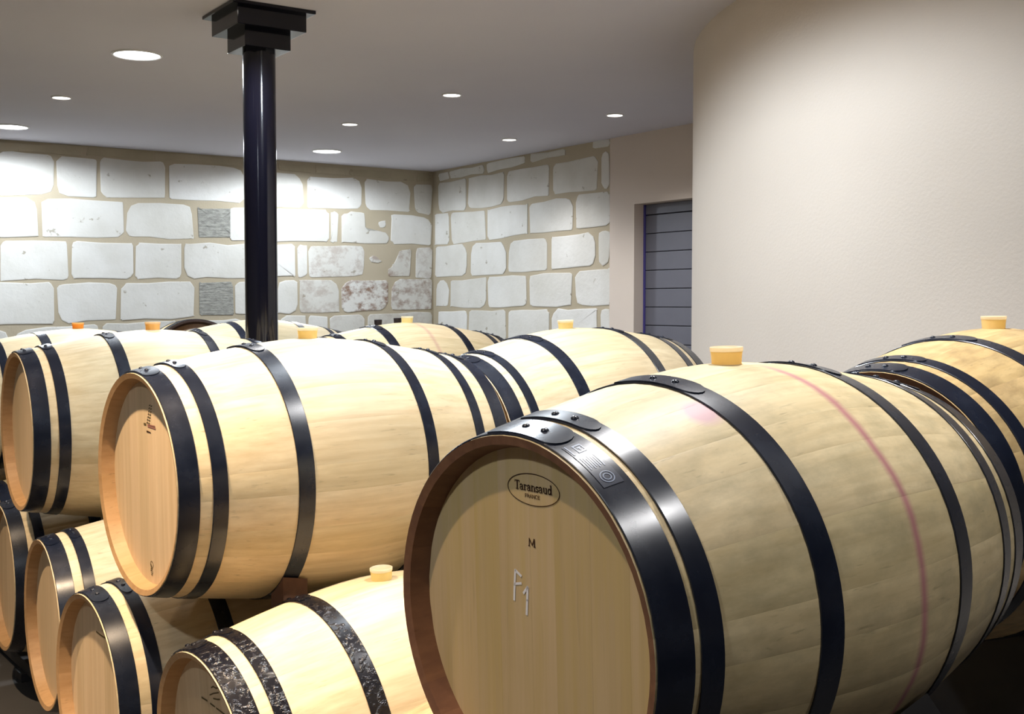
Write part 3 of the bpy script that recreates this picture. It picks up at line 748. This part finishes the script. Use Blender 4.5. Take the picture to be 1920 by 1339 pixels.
# ---------------------------------------------------------------- supports: steel racks on the floor and wooden wedges
FLOOR_RAIL_TOP = 0.075
def rail(p0, p1, label):
    d = p1 - p0; ln = d.length
    t = link('barrel_rack', None, loc=(p0.x, p0.y, 0)); t.rotation_euler = (0, 0, math.atan2(d.y, d.x))
    tag(t, label, 'rack', 'steel barrel racks')
    link('beam', box_mesh('beam', 0, ln, -.04, .04, 0.03, FLOOR_RAIL_TOP, M['steel'], .004), parent=t)
    for f in (0.03, 0.35, 0.65, 0.97): link('foot', box_mesh('foot', ln * f - .05, ln * f + .05, -.06, .06, 0, .032, M['steel'], .003), parent=t)
    return t
q = Vector((-math.sin(0.65), math.cos(0.65), 0)); ax = Vector((math.cos(0.65), math.sin(0.65), 0))
base = Vector((0.364, 1.913, 0))
for dd, lb in ((-0.24, 'dark steel rack beam under the front ends of the near bank'), (0.24, 'dark steel rack beam under the far ends of the near bank'),
               (1.03, 'dark steel rack beam under the front ends of the far bank'), (1.34, 'dark steel rack beam under the far ends of the far bank')):
    rail(base + q * (0.06 if dd < 0.5 else 0.95) + ax * dd, base + q * 5.2 + ax * dd, lb)

def chock(name, label, lower, yaw, rel, xs, qs, mat, gap=0.004):
    """a block cut to sit on the lower barrel and carry the upper one; faces follow both barrels"""
    ua = Vector((math.cos(yaw), math.sin(yaw), 0)); n = 6
    vs, fs = [], []
    xm = (xs[0] + xs[1]) / 2
    for i in range(n + 1):
        y = qs[0] + (qs[1] - qs[0]) * i / n
        for x in xs:
            rl, ru = rad(lower[3] + x) + gap, rad(rel[2] + x) + gap
            zl = math.sqrt(max(rl * rl - y * y, 0))
            zu = rel[1] - math.sqrt(max(ru * ru - (y - rel[0]) ** 2, 1e-6))
            vs += [(x, y, zl), (x, y, max(zu, zl + 0.004))]
    for i in range(n):
        a, b = 4 * i, 4 * i + 4
        fs += [(a, b, b + 1, a + 1), (a + 2, a + 3, b + 3, b + 2), (a + 1, b + 1, b + 3, a + 3), (a, a + 2, b + 2, b)]
    fs += [(0, 1, 3, 2), (4 * n, 4 * n + 2, 4 * n + 3, 4 * n + 1)]
    z0 = min(v[2] for v in vs)
    vs = [(v[0], v[1], v[2] - z0) for v in vs]
    o = link(name, fix_normals(mesh(name, vs, fs, M[mat])), loc=(lower[0], lower[1], lower[2] + CZ + z0))
    o.rotation_euler = (0, 0, yaw)
    return tag(o, label, 'wedge')
chock('wooden_wedge', 'brown wooden wedge between the middle barrel and the lower blistered-hoop barrel', (-0.296, 2.745, -1.008, 0.0), 0.645, (0.41, 0.572, 0.0), (-0.195, -0.130), (0.172, 0.240), 'wedge', 0.006)
def trestle(key, label, x0, x1, q0, q1, sh):
    """dark support standing on the floor beside the rack: top cut to the barrel's flank, a sloping shoulder, a broad foot"""
    u = UP[key]; yaw = u['yaw']; zc = u['c'][2] + CZ; n = 6
    vs, fs = [], []
    for i in range(n + 1):
        y = q0 + (q1 - q0) * i / n
        t0, t1 = [zc + x * u['tilt'] - math.sqrt((rad(x) + 0.006) ** 2 - y * y) for x in (x0, x1)]
        vs += [(x0, y, 0), (x0, y, t0), (x1, y, t1), (x1 + sh, y, t1 - sh), (x1 + sh, y, 0)]
    for i in range(n):
        a, b = 5 * i, 5 * i + 5
        for k in range(5): fs.append((a + k, a + (k + 1) % 5, b + (k + 1) % 5, b + k))
    fs += [(4, 3, 2, 1, 0), tuple(5 * n + k for k in range(5))]
    o = link('barrel_trestle', fix_normals(mesh('barrel_trestle', vs, fs, M['steel'])), loc=(u['c'][0], u['c'][1], 0))
    o.rotation_euler = (0, 0, yaw)
    tag(o, label, 'support')
trestle('A', 'dark grey sloping support under the right flank of the chalk-marked barrel', 0.03, 0.125, -0.292, -0.19, 0.16)
trestle('A2', 'dark support under the weathered barrel at the right edge', -0.06, 0.05, -0.16, 0.16, 0.16)
